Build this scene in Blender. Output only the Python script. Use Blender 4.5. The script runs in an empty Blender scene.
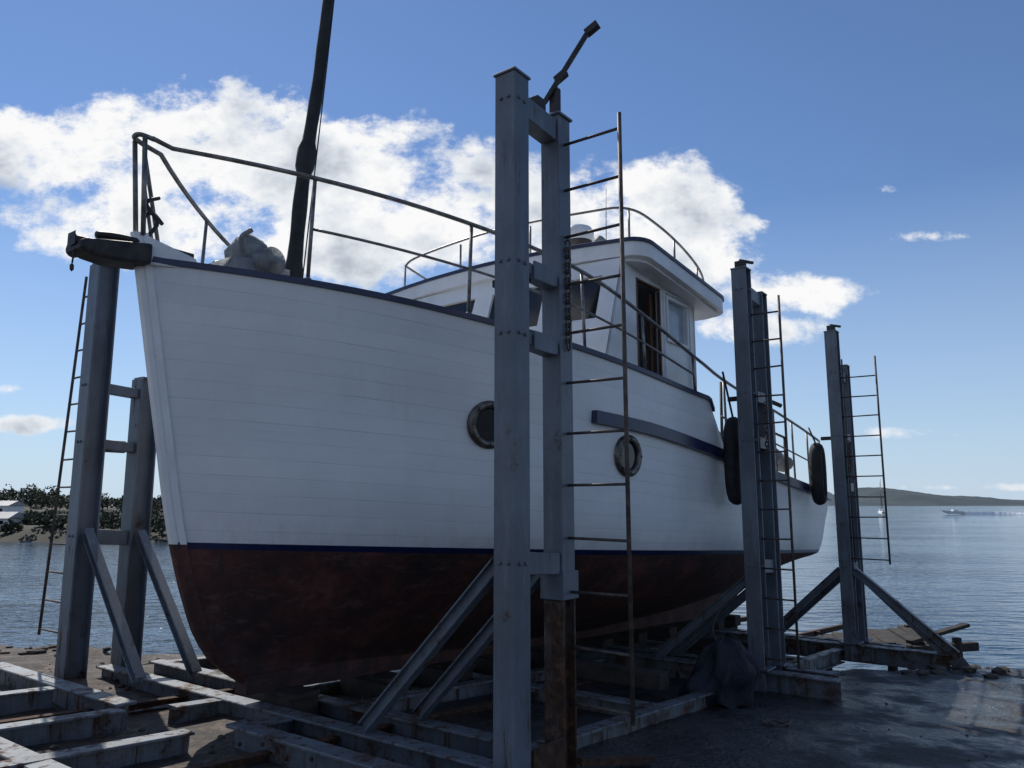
import bpy, bmesh, math, random
import numpy as np
from mathutils import Vector, Matrix, noise
random.seed(7)
R=math.radians
scene=bpy.context.scene
COL=scene.collection

# ------------------------------------------------------------------ helpers
def empty(name):
    e=bpy.data.objects.new(name,None); COL.objects.link(e); e.empty_display_size=.3; return e
def mk(name,verts,faces,mat,parent=None,smooth=False,bevel=0,mats=None,fm=None,uvs=None):
    me=bpy.data.meshes.new(name); me.from_pydata([tuple(v) for v in verts],[],faces); me.update()
    o=bpy.data.objects.new(name,me); COL.objects.link(o)
    for m in (mats or [mat]): me.materials.append(m)
    if fm: me.polygons.foreach_set('material_index',fm)
    if smooth: me.polygons.foreach_set('use_smooth',[True]*len(me.polygons))
    if uvs:
        ul=me.uv_layers.new(name='UVMap')
        for l in me.loops: ul.data[l.index].uv=uvs[l.vertex_index]
    if bevel:
        b=o.modifiers.new('bev','BEVEL'); b.width=bevel; b.segments=2; b.limit_method='ANGLE'
    if parent: o.parent=parent
    return o
class MB:
    """mesh accumulator"""
    def __init__(s): s.v=[];s.f=[]
    def add(s,v,f):
        n=len(s.v); s.v+= [Vector(a) for a in v]; s.f+=[tuple(i+n for i in q) for q in f]
    def box(s,c,ax,ay,az):
        c=Vector(c);v=[]
        for i in (-1,1):
            for j in (-1,1):
                for k in (-1,1): v.append(c+i*ax+j*ay+k*az)
        s.add(v,[(0,1,3,2),(4,6,7,5),(0,4,5,1),(2,3,7,6),(0,2,6,4),(1,5,7,3)])
    def beam(s,p0,p1,w,h,up=Vector((0,0,1))):
        p0=Vector(p0);p1=Vector(p1);d=(p1-p0);a=d.normalized()
        side=a.cross(up).normalized(); u=side.cross(a).normalized()
        s.box((p0+p1)/2,d/2,side*w/2,u*h/2)
    def ibeam(s,p0,p1,w,h,tf,tw,up=Vector((0,0,1))):
        p0=Vector(p0);p1=Vector(p1);a=(p1-p0).normalized()
        side=a.cross(up).normalized(); u=side.cross(a).normalized()
        prof=[(-w/2,-h/2),(w/2,-h/2),(w/2,-h/2+tf),(tw/2,-h/2+tf),(tw/2,h/2-tf),(w/2,h/2-tf),(w/2,h/2),(-w/2,h/2),(-w/2,h/2-tf),(-tw/2,h/2-tf),(-tw/2,-h/2+tf),(-w/2,-h/2+tf)]
        v=[p0+side*x+u*y for x,y in prof]+[p1+side*x+u*y for x,y in prof]
        n=12;f=[(i,(i+1)%n,(i+1)%n+n,i+n) for i in range(n)]
        for o in (0,n):
            f+=[(o+0,o+1,o+2,o+11),(o+3,o+4,o+9,o+10),(o+5,o+6,o+7,o+8)]
        s.add(v,f)
    def tube(s,pts,r,n=8,closed=False,radii=None):
        pts=[Vector(p) for p in pts];m=len(pts)
        prev=None;rings=[]
        for i,p in enumerate(pts):
            if closed: t=(pts[(i+1)%m]-pts[i-1]).normalized()
            else: t=(pts[min(i+1,m-1)]-pts[max(i-1,0)]).normalized()
            if prev is None:
                ref=Vector((0,0,1)) if abs(t.z)<.9 else Vector((1,0,0))
                a=t.cross(ref).normalized()
            else: a=(prev-t*prev.dot(t)).normalized()
            prev=a;b=t.cross(a);rr=radii[i] if radii else r
            rings.append([p+a*rr*math.cos(2*math.pi*k/n)+b*rr*math.sin(2*math.pi*k/n) for k in range(n)])
        v=[q for r_ in rings for q in r_];f=[]
        for i in range(m if closed else m-1):
            j=(i+1)%m
            for k in range(n): f.append((i*n+k,i*n+(k+1)%n,j*n+(k+1)%n,j*n+k))
        if not closed: f.append(tuple(range(n))[::-1]);f.append(tuple((m-1)*n+k for k in range(n)))
        s.add(v,f)
    def lathe(s,c,axis,prof,n=24):
        c=Vector(c);axis=axis.normalized();ref=Vector((0,0,1)) if abs(axis.z)<.9 else Vector((1,0,0))
        a=axis.cross(ref).normalized();b=axis.cross(a);v=[];f=[]
        for r,z in prof:
            for k in range(n):
                an=2*math.pi*k/n; v.append(c+axis*z+(a*math.cos(an)+b*math.sin(an))*max(r,1e-4))
        for i in range(len(prof)-1):
            for k in range(n): f.append((i*n+k,i*n+(k+1)%n,(i+1)*n+(k+1)%n,(i+1)*n+k))
        s.add(v,f)
    def blob(s,c,sx,sy,sz,sub=2,amp=.25,fr=1.5,seed=0):
        bm=bmesh.new();bmesh.ops.create_icosphere(bm,subdivisions=sub,radius=1)
        v=[]
        for q in bm.verts:
            p=q.co*(1+amp*noise.noise(q.co*fr+Vector((seed*3.1,seed,0))))
            v.append(Vector(c)+Vector((p.x*sx,p.y*sy,p.z*sz)))
        f=[tuple(x.index for x in g.verts) for g in bm.faces];bm.free();s.add(v,f)
    def out(s,name,mat,parent=None,smooth=False,bevel=0):
        return mk(name,s.v,s.f,mat,parent,smooth,bevel)
def arc(pts,sub=6):
    pts=[Vector(p) for p in pts];o=[]
    for i in range(len(pts)-1):
        p0=pts[max(i-1,0)];p1=pts[i];p2=pts[i+1];p3=pts[min(i+2,len(pts)-1)]
        for k in range(sub):
            t=k/sub
            o.append(.5*((2*p1)+(p2-p0)*t+(2*p0-5*p1+4*p2-p3)*t*t+(3*p1-p0-3*p2+p3)*t**3))
    o.append(pts[-1]);return o
def itp(tab):
    xs=np.array([a for a,_ in tab],float);ys=np.array([b for _,b in tab],float);m=np.gradient(ys,xs)
    def f(x):
        x=min(max(x,xs[0]),xs[-1]);i=int(min(max(np.searchsorted(xs,x)-1,0),len(xs)-2))
        h=xs[i+1]-xs[i];t=(x-xs[i])/h
        return float((2*t**3-3*t*t+1)*ys[i]+(t**3-2*t*t+t)*h*m[i]+(-2*t**3+3*t*t)*ys[i+1]+(t**3-t*t)*h*m[i+1])
    return f
def sst(a,b,x):
    t=min(max((x-a)/(b-a),0),1);return t*t*(3-2*t)

# ------------------------------------------------------------------ materials
def newmat(name):
    m=bpy.data.materials.new(name);m.use_nodes=True;nt=m.node_tree;b=nt.nodes['Principled BSDF'];return m,nt,b
def N(nt,t,**k):
    n=nt.nodes.new(t)
    for a,v in k.items(): setattr(n,a,v)
    return n
def ramp(nt,fac,stops):
    r=nt.nodes.new('ShaderNodeValToRGB');e=r.color_ramp.elements
    while len(e)<len(stops): e.new(.5)
    for q,(p,c) in zip(e,stops):
        q.position=p;q.color=(c if len(c)==4 else (*c,1)) if isinstance(c,tuple) else (c,c,c,1)
    nt.links.new(fac,r.inputs[0]);return r.outputs[0]
def noi(nt,scale,detail=4,rough=.6,vec=None,map_scale=None):
    n=N(nt,'ShaderNodeTexNoise');n.inputs['Scale'].default_value=scale;n.inputs['Detail'].default_value=detail;n.inputs['Roughness'].default_value=rough
    if vec is None:
        tc=N(nt,'ShaderNodeTexCoord');vec=tc.outputs['Object']
    if map_scale:
        mp=N(nt,'ShaderNodeMapping');mp.inputs['Scale'].default_value=map_scale;nt.links.new(vec,mp.inputs[0]);vec=mp.outputs[0]
    nt.links.new(vec,n.inputs['Vector']);return n.outputs['Fac']
def mix(nt,f,a,b):
    m=N(nt,'ShaderNodeMix',data_type='RGBA')
    for s,v in ((m.inputs[0],f),(m.inputs[6],a),(m.inputs[7],b)):
        if isinstance(v,(tuple,)): s.default_value=(*v,1) if len(v)==3 else v
        elif isinstance(v,(int,float)): s.default_value=v
        else: nt.links.new(v,s)
    return m.outputs[2]
def mth(nt,op,a,b=None,c=None,clamp=False):
    m=N(nt,'ShaderNodeMath',operation=op,use_clamp=clamp)
    for i,v in enumerate((a,b,c)):
        if v is None: continue
        if isinstance(v,(int,float)): m.inputs[i].default_value=v
        else: nt.links.new(v,m.inputs[i])
    return m.outputs[0]
def bump(nt,b,h,strength=.3,dist=.02):
    n=N(nt,'ShaderNodeBump');n.inputs['Strength'].default_value=strength;n.inputs['Distance'].default_value=dist
    nt.links.new(h,n.inputs['Height']);nt.links.new(n.outputs[0],b.inputs['Normal'])
def mottled(name,c1,c2,scale=4,rough=.6,bmp=.15,metal=0,bdist=.01):
    m,nt,b=newmat(name);f=noi(nt,scale)
    nt.links.new(ramp(nt,f,[(.35,c1),(.65,c2)]),b.inputs['Base Color'])
    b.inputs['Roughness'].default_value=rough;b.inputs['Metallic'].default_value=metal
    if bmp: bump(nt,b,noi(nt,scale*6,2),bmp,bdist)
    return m
def steel(name,base,rust_lo,rust_hi,low_rust=False):
    m,nt,b=newmat(name)
    tone=ramp(nt,noi(nt,1.3,5,.65),[(.3,tuple(x*.62 for x in base)),(.7,tuple(min(x*1.25,1) for x in base))])
    chalk=ramp(nt,noi(nt,3,5,.75,map_scale=(5,5,.8)),[(.5,0.0),(.75,.5)])
    tone=mix(nt,chalk,tone,tuple(min(x*1.9,1) for x in base))
    rc=ramp(nt,noi(nt,18,3,.6),[(.3,(.022,.012,.009)),(.55,(.065,.03,.016)),(.75,(.15,.07,.035))])
    rf=noi(nt,3.2,7,.74)
    rf2=noi(nt,2.0,5,.7,map_scale=(6,6,.7))
    f=mth(nt,'MAXIMUM',rf,mth(nt,'SUBTRACT',rf2,.02))
    tc=N(nt,'ShaderNodeTexCoord');sp=N(nt,'ShaderNodeSeparateXYZ');nt.links.new(tc.outputs['Object'],sp.inputs[0])
    lowf=N(nt,'ShaderNodeMapRange');lowf.inputs[1].default_value=1.3;lowf.inputs[2].default_value=-.3;lowf.inputs[3].default_value=0;lowf.inputs[4].default_value=.08 if not low_rust else .17
    nt.links.new(sp.outputs[2],lowf.inputs[0])
    f=mth(nt,'ADD',f,lowf.outputs[0])
    stn=ramp(nt,f,[(rust_lo-.07,0.0),(rust_lo+.02,.35)])
    tone=mix(nt,stn,tone,(.075,.05,.038))
    mask=ramp(nt,f,[(rust_lo,0.0),(rust_hi,1.0)])
    nt.links.new(mix(nt,mask,tone,rc),b.inputs['Base Color'])
    nt.links.new(ramp(nt,mask,[(0,.45),(1,.9)]),b.inputs['Roughness'])
    bump(nt,b,mth(nt,'ADD',mth(nt,'MULTIPLY',mask,.6),mth(nt,'MULTIPLY',chalk,.3)),.45,.006)
    return m
M_steel=steel('grey_painted_steel',(.115,.135,.165),.635,.70)
M_steel_base=steel('grey_base_steel',(.13,.155,.18),.585,.68)
M_rusty=steel('rusty_steel',(.10,.11,.12),.45,.58,True)
M_dark=mottled('dark_metal',(.02,.02,.022),(.06,.05,.045),9,.6,.3,.3)
M_rail=mottled('weathered_rail_steel',(.12,.115,.11),(.27,.26,.25),12,.42,.1,.6)
M_ladder=mottled('rusty_ladder_steel',(.04,.035,.033),(.13,.10,.085),14,.65,.3,.2)
M_navy=mottled('navy_paint',(.006,.010,.045),(.010,.018,.075),5,.3,.05)
M_white2=mottled('white_cabin_paint',(.66,.67,.68),(.78,.79,.8),3,.35,.05)
M_black=mottled('black_rubber',(.010,.010,.011),(.028,.028,.03),8,.75,.3)
M_wood=mottled('weathered_timber',(.014,.011,.009),(.045,.035,.028),5,.85,.5)
M_deck=mottled('grey_deck_paint',(.35,.37,.38),(.45,.46,.47),6,.7,.2)
M_brown=mottled('varnished_wood',(.07,.03,.015),(.13,.06,.03),8,.4,.1)
M_galv=mottled('grey_winch_paint',(.13,.135,.14),(.26,.27,.27),10,.6,.25,0)
M_chrome=mottled('porthole_brass',(.07,.065,.06),(.18,.165,.15),20,.4,.2,.8)
M_interior=mottled('dark_interior',(.010,.010,.010),(.02,.018,.016),3,.8,0)
m,nt,b=newmat('dark_window_glass');b.inputs['Base Color'].default_value=(.01,.013,.017,1);b.inputs['Roughness'].default_value=.04;M_glass=m
M_curtain=mottled('pale_window_panel',(.30,.36,.42),(.42,.48,.54),3,.12,0)
M_bag=mottled('navy_tarpaulin',(.004,.005,.010),(.010,.013,.028),6,.75,.6,0,.03)
# hull white
m,nt,b=newmat('white_hull_planks');M_hull=m
uv=N(nt,'ShaderNodeUVMap');sp=N(nt,'ShaderNodeSeparateXYZ');nt.links.new(uv.outputs[0],sp.inputs[0])
fr=mth(nt,'FRACT',sp.outputs[1])
ed=mth(nt,'MINIMUM',fr,mth(nt,'SUBTRACT',1,fr))
ln=N(nt,'ShaderNodeMapRange');ln.inputs[1].default_value=0;ln.inputs[2].default_value=.045;ln.inputs[3].default_value=1;ln.inputs[4].default_value=0;nt.links.new(ed,ln.inputs[0])
fl=mth(nt,'FLOOR',sp.outputs[1])
wn=N(nt,'ShaderNodeTexWhiteNoise',noise_dimensions='1D');nt.links.new(fl,wn.inputs['W'])
# seams fade in and out along the length of each plank (noise in plank space)
cvv=N(nt,'ShaderNodeCombineXYZ');nt.links.new(mth(nt,'MULTIPLY',sp.outputs[0],.7),cvv.inputs[0]);nt.links.new(mth(nt,'MULTIPLY',sp.outputs[1],.9),cvv.inputs[1])
vis=ramp(nt,noi(nt,1.0,5,.7,vec=cvv.outputs[0]),[(.36,.05),(.62,1.0)])
lines=mth(nt,'MULTIPLY',ln.outputs[0],vis)
base=ramp(nt,noi(nt,1.1,6,.7),[(.3,(.64,.66,.69)),(.7,(.79,.80,.81))])
# scuffs drawn along the planks
cv2=N(nt,'ShaderNodeCombineXYZ');nt.links.new(mth(nt,'MULTIPLY',sp.outputs[0],1.6),cv2.inputs[0]);nt.links.new(mth(nt,'MULTIPLY',sp.outputs[1],2.4),cv2.inputs[1])
scf=ramp(nt,noi(nt,1.0,6,.75,vec=cv2.outputs[0]),[(.55,0.0),(.78,.4)])
base=mix(nt,scf,base,(.50,.50,.50))
stain=ramp(nt,noi(nt,2.2,6,.7,map_scale=(5,5,.5)),[(.58,0.0),(.82,.3)])
base=mix(nt,stain,base,(.47,.44,.40))
gr=N(nt,'ShaderNodeMapRange');gr.inputs[1].default_value=2.6;gr.inputs[2].default_value=.2;nt.links.new(sp.outputs[1],gr.inputs[0])
gm=mth(nt,'MULTIPLY',gr.outputs[0],ramp(nt,noi(nt,5,5,.75,map_scale=(2,2,.6)),[(.45,0.0),(.7,.4)]))
base=mix(nt,gm,base,(.42,.40,.38))
base=mix(nt,mth(nt,'MULTIPLY',wn.outputs[0],.22),base,(.55,.58,.63))
base=mix(nt,mth(nt,'MULTIPLY',lines,.42),base,(.27,.29,.32))
nt.links.new(base,b.inputs['Base Color']);b.inputs['Roughness'].default_value=.34
bump(nt,b,mth(nt,'ADD',mth(nt,'MULTIPLY',lines,-.35),mth(nt,'MULTIPLY',noi(nt,2.5,2,.5),1.2)),.35,.012)
# antifoul
m,nt,b=newmat('red_antifoul');M_red=m
c=ramp(nt,noi(nt,2.3,7,.76),[(.3,(.012,.009,.010)),(.48,(.048,.016,.014)),(.62,(.10,.032,.026)),(.75,(.17,.075,.055))])
sc=ramp(nt,noi(nt,3.5,6,.8,map_scale=(1.0,1.0,4)),[(.54,0.0),(.68,.7)])
c=mix(nt,sc,c,(.12,.078,.065))
st=ramp(nt,noi(nt,2.4,5,.7,map_scale=(7,7,.7)),[(.50,0.0),(.68,.7)])
c=mix(nt,st,c,(.016,.012,.013))
nt.links.new(c,b.inputs['Base Color']);b.inputs['Roughness'].default_value=.8
bump(nt,b,noi(nt,14,5,.7),.4,.01)

# ------------------------------------------------------------------ frames of reference (boat axis d, port side +s)
D=Vector((.6,.8,0));S=Vector((.8,-.6,0));UP=Vector((0,0,1));C0=Vector((-2,5.95,0))
def F(t,s,h): return C0+D*t+S*s+UP*(h-.045*t)       # boat frame
GS=.062
def K(t,s,h): return C0+D*t+S*s+UP*(h+.05-GS*t)      # cradle/slipway frame

# ------------------------------------------------------------------ BOAT
boat=empty('fishing_boat')
x0=itp([(.25,.08),(.32,0),(.42,-.16),(.6,-.32),(.9,-.46),(1.27,-.58),(2.0,-.74),(2.7,-.88),(3.45,-1.03)])
Bh=itp([(.30,.07),(.38,.38),(.5,.78),(.7,1.22),(.95,1.55),(1.27,1.76),(1.8,1.84),(2.4,1.88),(3.0,1.9),(3.5,1.93)])
Lh=itp([(.3,9),(.5,7.6),(.9,6.2),(1.27,5.2),(2.4,4.9),(3.4,4.6)])
ph=itp([(.3,1.6),(.7,2.1),(1.27,2.55),(2.4,2.5),(3.4,2.4)])
SR=itp([(-1.03,3.235),(0,3.165),(1.1,3.075),(2.5,2.98),(3.64,2.93),(5,2.93),(12,3.1)])
SA=itp([(3,2.46),(4.62,2.38),(7,2.26),(9.9,2.18)])
def sheer(t):
    k=sst(4.35,4.8,t);return SR(t)*(1-k)+SA(t)*k
WL=1.27
def hbot(t): return .3+.68*sst(4.8,10.6,t)*1.15
def hb(t,h):
    bt=hbot(t)
    hh=h if h>=WL else .3+(max(h,bt)-bt)/(WL-bt)*(WL-.3)
    u=min(max((t-x0(h))/Lh(hh),0),1)
    r=Bh(hh)*(1-(1-u)**ph(hh))
    k=max(0,(t-5)/4.7);lowk=max(0,(WL+1.0-h))
    r*=1-(.10+.07*min(lowk,1.5))*k*k
    return max(r,.05)
TE=9.75
NC=130
rowsA=12;rowsB=20
verts=[];uvs=[];fm=[];faces=[]
def hrow(j,t):
    if j<=rowsA:
        v=(j/rowsA);return hbot(t)+(WL-hbot(t))*v**1.3
    if j==rowsA+1: return WL+.045
    v=(j-rowsA-1)/rowsB
    return WL+.045+(sheer(t)-WL-.045)*v
NR=rowsA+1+rowsB+1
for side in (1,-1):
    off=len(verts)
    for i in range(NC+1):
        q=(i/NC)**1.25
        for j in range(NR):
            t=-1+(TE+1)*q
            for _ in range(3):
                h=hrow(j,t);xx=x0(h);t=xx+(TE+.12*(h-WL)-xx)*q
            s=hb(t,h) if i>0 else .05
            verts.append(F(t,side*s,h));uvs.append((t,(h-WL)/(SR(t)-WL)*15))
    for i in range(NC):
        for j in range(NR-1):
            a=off+i*NR+j;f=(a,a+NR,a+NR+1,a+1)
            faces.append(f if side==1 else f[::-1]);fm.append(1 if j<rowsA else (2 if j==rowsA else 0))
P_=0;Q_=(NC+1)*NR
for j in range(NR-1):
    faces.append((P_+j,P_+j+1,Q_+j+1,Q_+j));fm.append(1 if j<rowsA else (2 if j==rowsA else 0))
    a=P_+NC*NR+j;b2=Q_+NC*NR+j
    faces.append((a,b2,b2+1,a+1));fm.append(1 if j<rowsA else (2 if j==rowsA else 0))
mk('hull',verts,faces,None,boat,True,mats=[M_hull,M_red,M_navy],fm=fm,uvs=uvs)
# deck
dv=[];df=[]
ts=[-.85+ (9.65+.85)*i/90 for i in range(91)]
for t in ts:
    hd=sheer(t)-.14-.35*sst(4.7,5,t);w=hb(t,hd)-.03
    for k in (-1,-.5,0,.5,1): dv.append(F(t,w*k,hd+.05*(1-k*k)))
for i in range(90):
    for k in range(4): a=i*5+k;df.append((a,a+1,a+6,a+5))
mk('deck',dv,df,M_deck,boat,True)
def strip(name,mat,tl,hf,sf,w,hh):
    mb=MB()
    for side in (1,-1):
        v=[];f=[]
        for t in tl:
            h=hf(t);s=sf(t)
            for a,b_ in ((-w[0],-hh/2),(w[1],-hh/2),(w[1],hh/2),(-w[0],hh/2)):
                v.append(F(t,side*(s+a),h+b_))
        for i in range(len(tl)-1):
            for k in range(4): f.append((i*4+k,i*4+(k+1)%4,i*4+4+(k+1)%4,i*4+4+k))
        f.append((0,1,2,3));n=len(v);f.append((n-4,n-3,n-2,n-1))
        mb.add(v,f)
    return mb.out(name,mat,boat)
tl=[-.96+.08*i for i in range(69)]
strip('sheer_capping',M_navy,tl,lambda t:sheer(t)+.012,lambda t:hb(t,sheer(t)),(.09,.028),.042)
tl=[-.95+.12*i for i in range(88)]
strip('inner_bulwark',M_white2,tl,lambda t:sheer(t)-.1,lambda t:hb(t,sheer(t))-.05,(.02,.0),.18)
tl=[2.2+.1*i for i in range(77)]
strip('rubbing_strake',M_navy,tl,lambda t:(SA(t) if t>3 else SA(3)+.02*(3-t))-.02,lambda t:hb(t,SA(t))+.0,(.0,.06),.11)
# stem post
hs=[.3+.1*i for i in range(32)]+[3.42]
v=[];f=[]
for h in hs:
    t=x0(min(h,3.44))
    for (a,s) in ((-.03,-.026),(-.03,.026),(.05,.072),(.05,-.072)): v.append(F(t+a,s,h))
for i in range(len(hs)-1):
    for k in range(4): f.append((i*4+k,i*4+(k+1)%4,i*4+4+(k+1)%4,i*4+4+k))
n=len(v);f.append((n-4,n-3,n-2,n-1));f.append((3,2,1,0))
fmm=[]
for i in range(len(hs)-1): fmm+=[1 if hs[i]<WL-.02 else 0]*4
fmm+=[0,1]
mk('stem_post',v,f,None,boat,False,mats=[M_white2,M_red],fm=fmm)
mb=MB();mb.add([F(-.98,-.07,3.2),F(-.98,.07,3.2),F(-.68,.26,3.2),F(-.68,-.26,3.2),F(-1.0,-.07,3.41),F(-1.0,.07,3.41),F(-.68,.2,3.30),F(-.68,-.2,3.30)],[(0,1,5,4),(1,2,6,5),(2,3,7,6),(3,0,4,7),(4,5,6,7),(0,3,2,1)]);mb.out('stem_head',M_white2,boat,bevel=.01)
# keel, rudder
v=[];f=[]
for t in [0+.25*i for i in range(39)]:
    tt=min(t,9.3)
    for s,h in ((-.07,.22),(.07,.22),(.07,hbot(tt)+.06),(-.07,hbot(tt)+.06)): v.append(F(tt,s,h))
for i in range(38):
    for k in range(4): f.append((i*4+k,i*4+(k+1)%4,i*4+4+(k+1)%4,i*4+4+k))
f.append((0,1,2,3));mk('keel',v,f,M_red,boat)
mb=MB();mb.box(F(9.62,0,.72),D*.22,S*.025,UP*.42);mb.out('rudder',M_red,boat,bevel=.01)
mb=MB()
for k in range(4):
    a=k*math.pi/2+.4;r_=S*math.cos(a)+UP*math.sin(a);q=S*-math.sin(a)+UP*math.cos(a);c=F(9.28,0,.62)
    mb.add([c+r_*.04-q*.03+D*.02,c+r_*.16-q*.09+D*.03,c+r_*.27-D*.0,c+r_*.16+q*.09-D*.03,c+r_*.04+q*.03-D*.02],[(0,1,2,3,4)])
mb.lathe(F(9.2,0,.62),D,[(.05,0),(.05,.12),(.02,.17),(0,.18)],12);mb.out('propeller',M_chrome,boat)
# portholes
def hullframe(t,h):
    p=F(t,hb(t,h),h);pt=F(t+.05,hb(t+.05,h),h)-p;pu=F(t,hb(t,h+.05),h+.05)-p
    n=pt.cross(pu).normalized()
    if n.dot(S)<0:n=-n
    return p,n
for t,h in ((1.2,2.28),(2.70,2.16)):
    p,n=hullframe(t,h);mb=MB()
    mb.lathe(p,n,[(.125,.012),(.125,.03),(.14,.045),(.17,.045),(.19,.03),(.195,-.04)],36)
    for k in range(8):
        an=k*math.pi/4;a=n.cross(UP).normalized();b_=n.cross(a)
        mb.blob(p+n*.046+(a*math.cos(an)+b_*math.sin(an))*.158,.012,.012,.012,1,0)
    mb.out('porthole_ring',M_chrome,boat,True)
    mb=MB();mb.lathe(p,n,[(.0,.013),(.132,.013)],36);mb.out('porthole_glass',M_glass,boat)
# railings ------------------------------------------------
RH=itp([(-1.05,4.12),(0,4.0),(1.1,3.87),(2.0,3.76),(3.2,3.52),(4.3,3.34),(5.2,3.24),(6.5,3.18),(9.6,3.05)])
mb=MB()
for sd_ in (1,-1):
    top=[];mid=[]
    t=-1.0
    while t<9.6:
        s=max(hb(t,sheer(t))-.05,.07);top.append(F(t,sd_*s,RH(t)))
        if t>-.15 and t<4.2: mid.append(F(t,sd_*s,(RH(t)+sheer(t))/2+.02))
        t+=.15
    mb.tube(top,.018);
    mb.tube(mid,.012)
    mb.tube([F(t,sd_*max(hb(t,sheer(t))-.05,.07),(RH(t)+sheer(t))/2) for t in [4.9+.2*i for i in range(24)]],.012)
    for t in (-.08,1.0,2.1,3.0,4.1,5.0,5.9,6.8,7.7,8.6,9.5):
        s=hb(t,sheer(t))-.05
        mb.tube([F(t-.03 if t<2 else t+.04,sd_*s,sheer(t)),F(t,sd_*s,RH(t))],.015)
        mb.lathe(F(t-.03 if t<2 else t+.04,sd_*s,sheer(t)+.03),UP,[(.035,0),(.035,.012),(.02,.03)],12)
mb.tube(arc([F(-.98,.07,4.11),F(-1.07,.04,4.12),F(-1.07,-.04,4.12),F(-.98,-.07,4.11)]),.018)
mb.tube([F(-1.0,.05,3.40),F(-1.05,.07,4.11)],.018);mb.tube([F(-1.0,-.05,3.40),F(-1.05,-.07,4.11)],.018)
mb.tube([F(-.70,-.3,3.25),F(-.95,-.1,3.85)],.014)
mb.tube([F(-.30,-.85,3.2),F(-.95,-.13,4.10)],.016)
mb.out('guard_rail',M_rail,boat,True)
# anchor roller
mb=MB()
v=[];f=[];prof=[(-1.44,3.22,.035,.05),(-1.36,3.15,.09,.11),(-1.2,3.15,.12,.14),(-.96,3.19,.13,.15)]
for t,h,w,q in prof:
    for s,z in ((-w,0),(w,0),(w,q),(-w,q)): v.append(F(t,s,h+z))
for i in range(3):
    for k in range(4): f.append((i*4+k,i*4+(k+1)%4,i*4+4+(k+1)%4,i*4+4+k))
f+=[(0,1,2,3),(12,13,14,15)];mb.add(v,f)
mb.tube([F(-1.38,-.12,3.2),F(-1.38,.12,3.2)],.05,12)
mb.out('anchor_roller',M_dark,boat,False,.02)
mb=MB()
mb.tube(arc([F(-1.3,.03,3.31),F(-1.1,.02,3.35),F(-.6,0,3.38)]),.025)
mb.tube(arc([F(-.92,-.05,3.44),F(-.84,-.08,3.58),F(-.92,-.1,3.70),F(-.8,-.16,3.80)]),.015)
mb.tube(arc([F(-.92,-.12,3.6),F(-.85,-.14,3.66),F(-.75,-.18,3.62)]),.015)
mb.tube([F(-1.42,.02,3.2),F(-1.43,.02,3.08)],.006)
mb.blob(F(-1.43,.02,3.05),.015,.015,.03,1,0)
mb.out('anchor',M_dark,boat,True)
# windlass
mb=MB();hd=3.13
mb.blob(F(-.16,.05,hd+.34),.17,.17,.2,3,.2,2,3)
mb.lathe(F(-.16,.30,hd+.28),S,[(0,-.08),(.11,-.08),(.07,-.03),(.07,.03),(.11,.07),(.03,.08),(.03,.11),(0,.11)],20)
mb.lathe(F(-.16,-.24,hd+.30),S,[(0,-.08),(.12,-.08),(.07,-.03),(.07,.03),(.11,.07),(0,.07)],20)
mb.box(F(-.16,.03,hd+.13),D*.24,S*.22,UP*.16)
mb.lathe(F(.0,-.06,hd+.52),UP,[(.06,-.1),(.06,.02),(.03,.06),(0,.07)],16)
mb.tube(arc([F(-.3,.2,hd+.3),F(-.36,.24,hd+.42),F(-.3,.28,hd+.5)]),.02)
mb.out('windlass',M_galv,boat,True)
mb=MB()
mb.lathe(F(.3,.42,3.1),UP,[(.05,0),(.045,.12),(.06,.14),(.06,.18),(0,.19)],14)
mb.blob(F(.12,.1,3.28),.12,.1,.12,2,.3,2,4)
mb.out('deck_fittings',M_dark,boat,True)
# mast
mb=MB();pts=[];rad=[]
for i in range(60):
    k=i/59;z=2.95+5.0*k
    pts.append(F(.22+.52*k+.012*math.sin(k*17),0.0+.01*math.sin(k*11),z));rad.append((.066-.026*k)*(1+.10*math.sin(k*61)*(.6-.5*k))+(.022 if .30<k<.35 else 0)+(.012 if .02<k<.12 else 0))
mb.tube(pts,.05,10,radii=rad)
mb.out('mast',M_black,boat,True)
mb=MB()
mb.tube([F(.3,.08,3.05),F(.52,.05,5.5),F(.73,.0,7.8)],.006,5)
mb.tube([F(.33,-.1,3.05),F(.50,-.06,5.5),F(.73,.0,7.8)],.005,5)
mb.out('mast_rigging',M_dark,boat,True)
# wheelhouse ---------------------------------------------
def panel(mb,mp,aa,bb,openings,nrm,th=.05):
    ax=sorted(set([aa[0],aa[1]]+[x for o in openings for x in o[:2]]));bx=sorted(set([bb[0],bb[1]]+[x for o in openings for x in o[2:]]))
    for i in range(len(ax)-1):
        for j in range(len(bx)-1):
            ca=(ax[i]+ax[i+1])/2;cb=(bx[j]+bx[j+1])/2
            if any(o[0]<ca<o[1] and o[2]<cb<o[3] for o in openings): continue
            q=[mp(ax[i],bx[j]),mp(ax[i+1],bx[j]),mp(ax[i+1],bx[j+1]),mp(ax[i],bx[j+1])]
            v=q+[p-nrm*th for p in q]
            mb.add(v,[(0,1,2,3),(7,6,5,4),(0,4,5,1),(1,5,6,2),(2,6,7,3),(3,7,4,0)])
WS=1.62;HB=2.72;HT=4.16
TB=2.5;TT=2.98;TA=4.72
mbw=MB()
def fw(a,b):
    return F(TB+(TT-TB)*b-.10*(1-(a/WS)**2),a,HB+(HT-HB)*b)
nf=(fw(0,1)-fw(0,0)).cross(S).normalized()
if nf.dot(D)>0:nf=-nf
fo=[(-1.45,-.95,.55,.88),(-.8,-.12,.55,.88),(.12,.8,.55,.88),(.95,1.45,.55,.88)]
panel(mbw,fw,(-WS,WS),(0,1),fo,nf)
mbg=MB()
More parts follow.
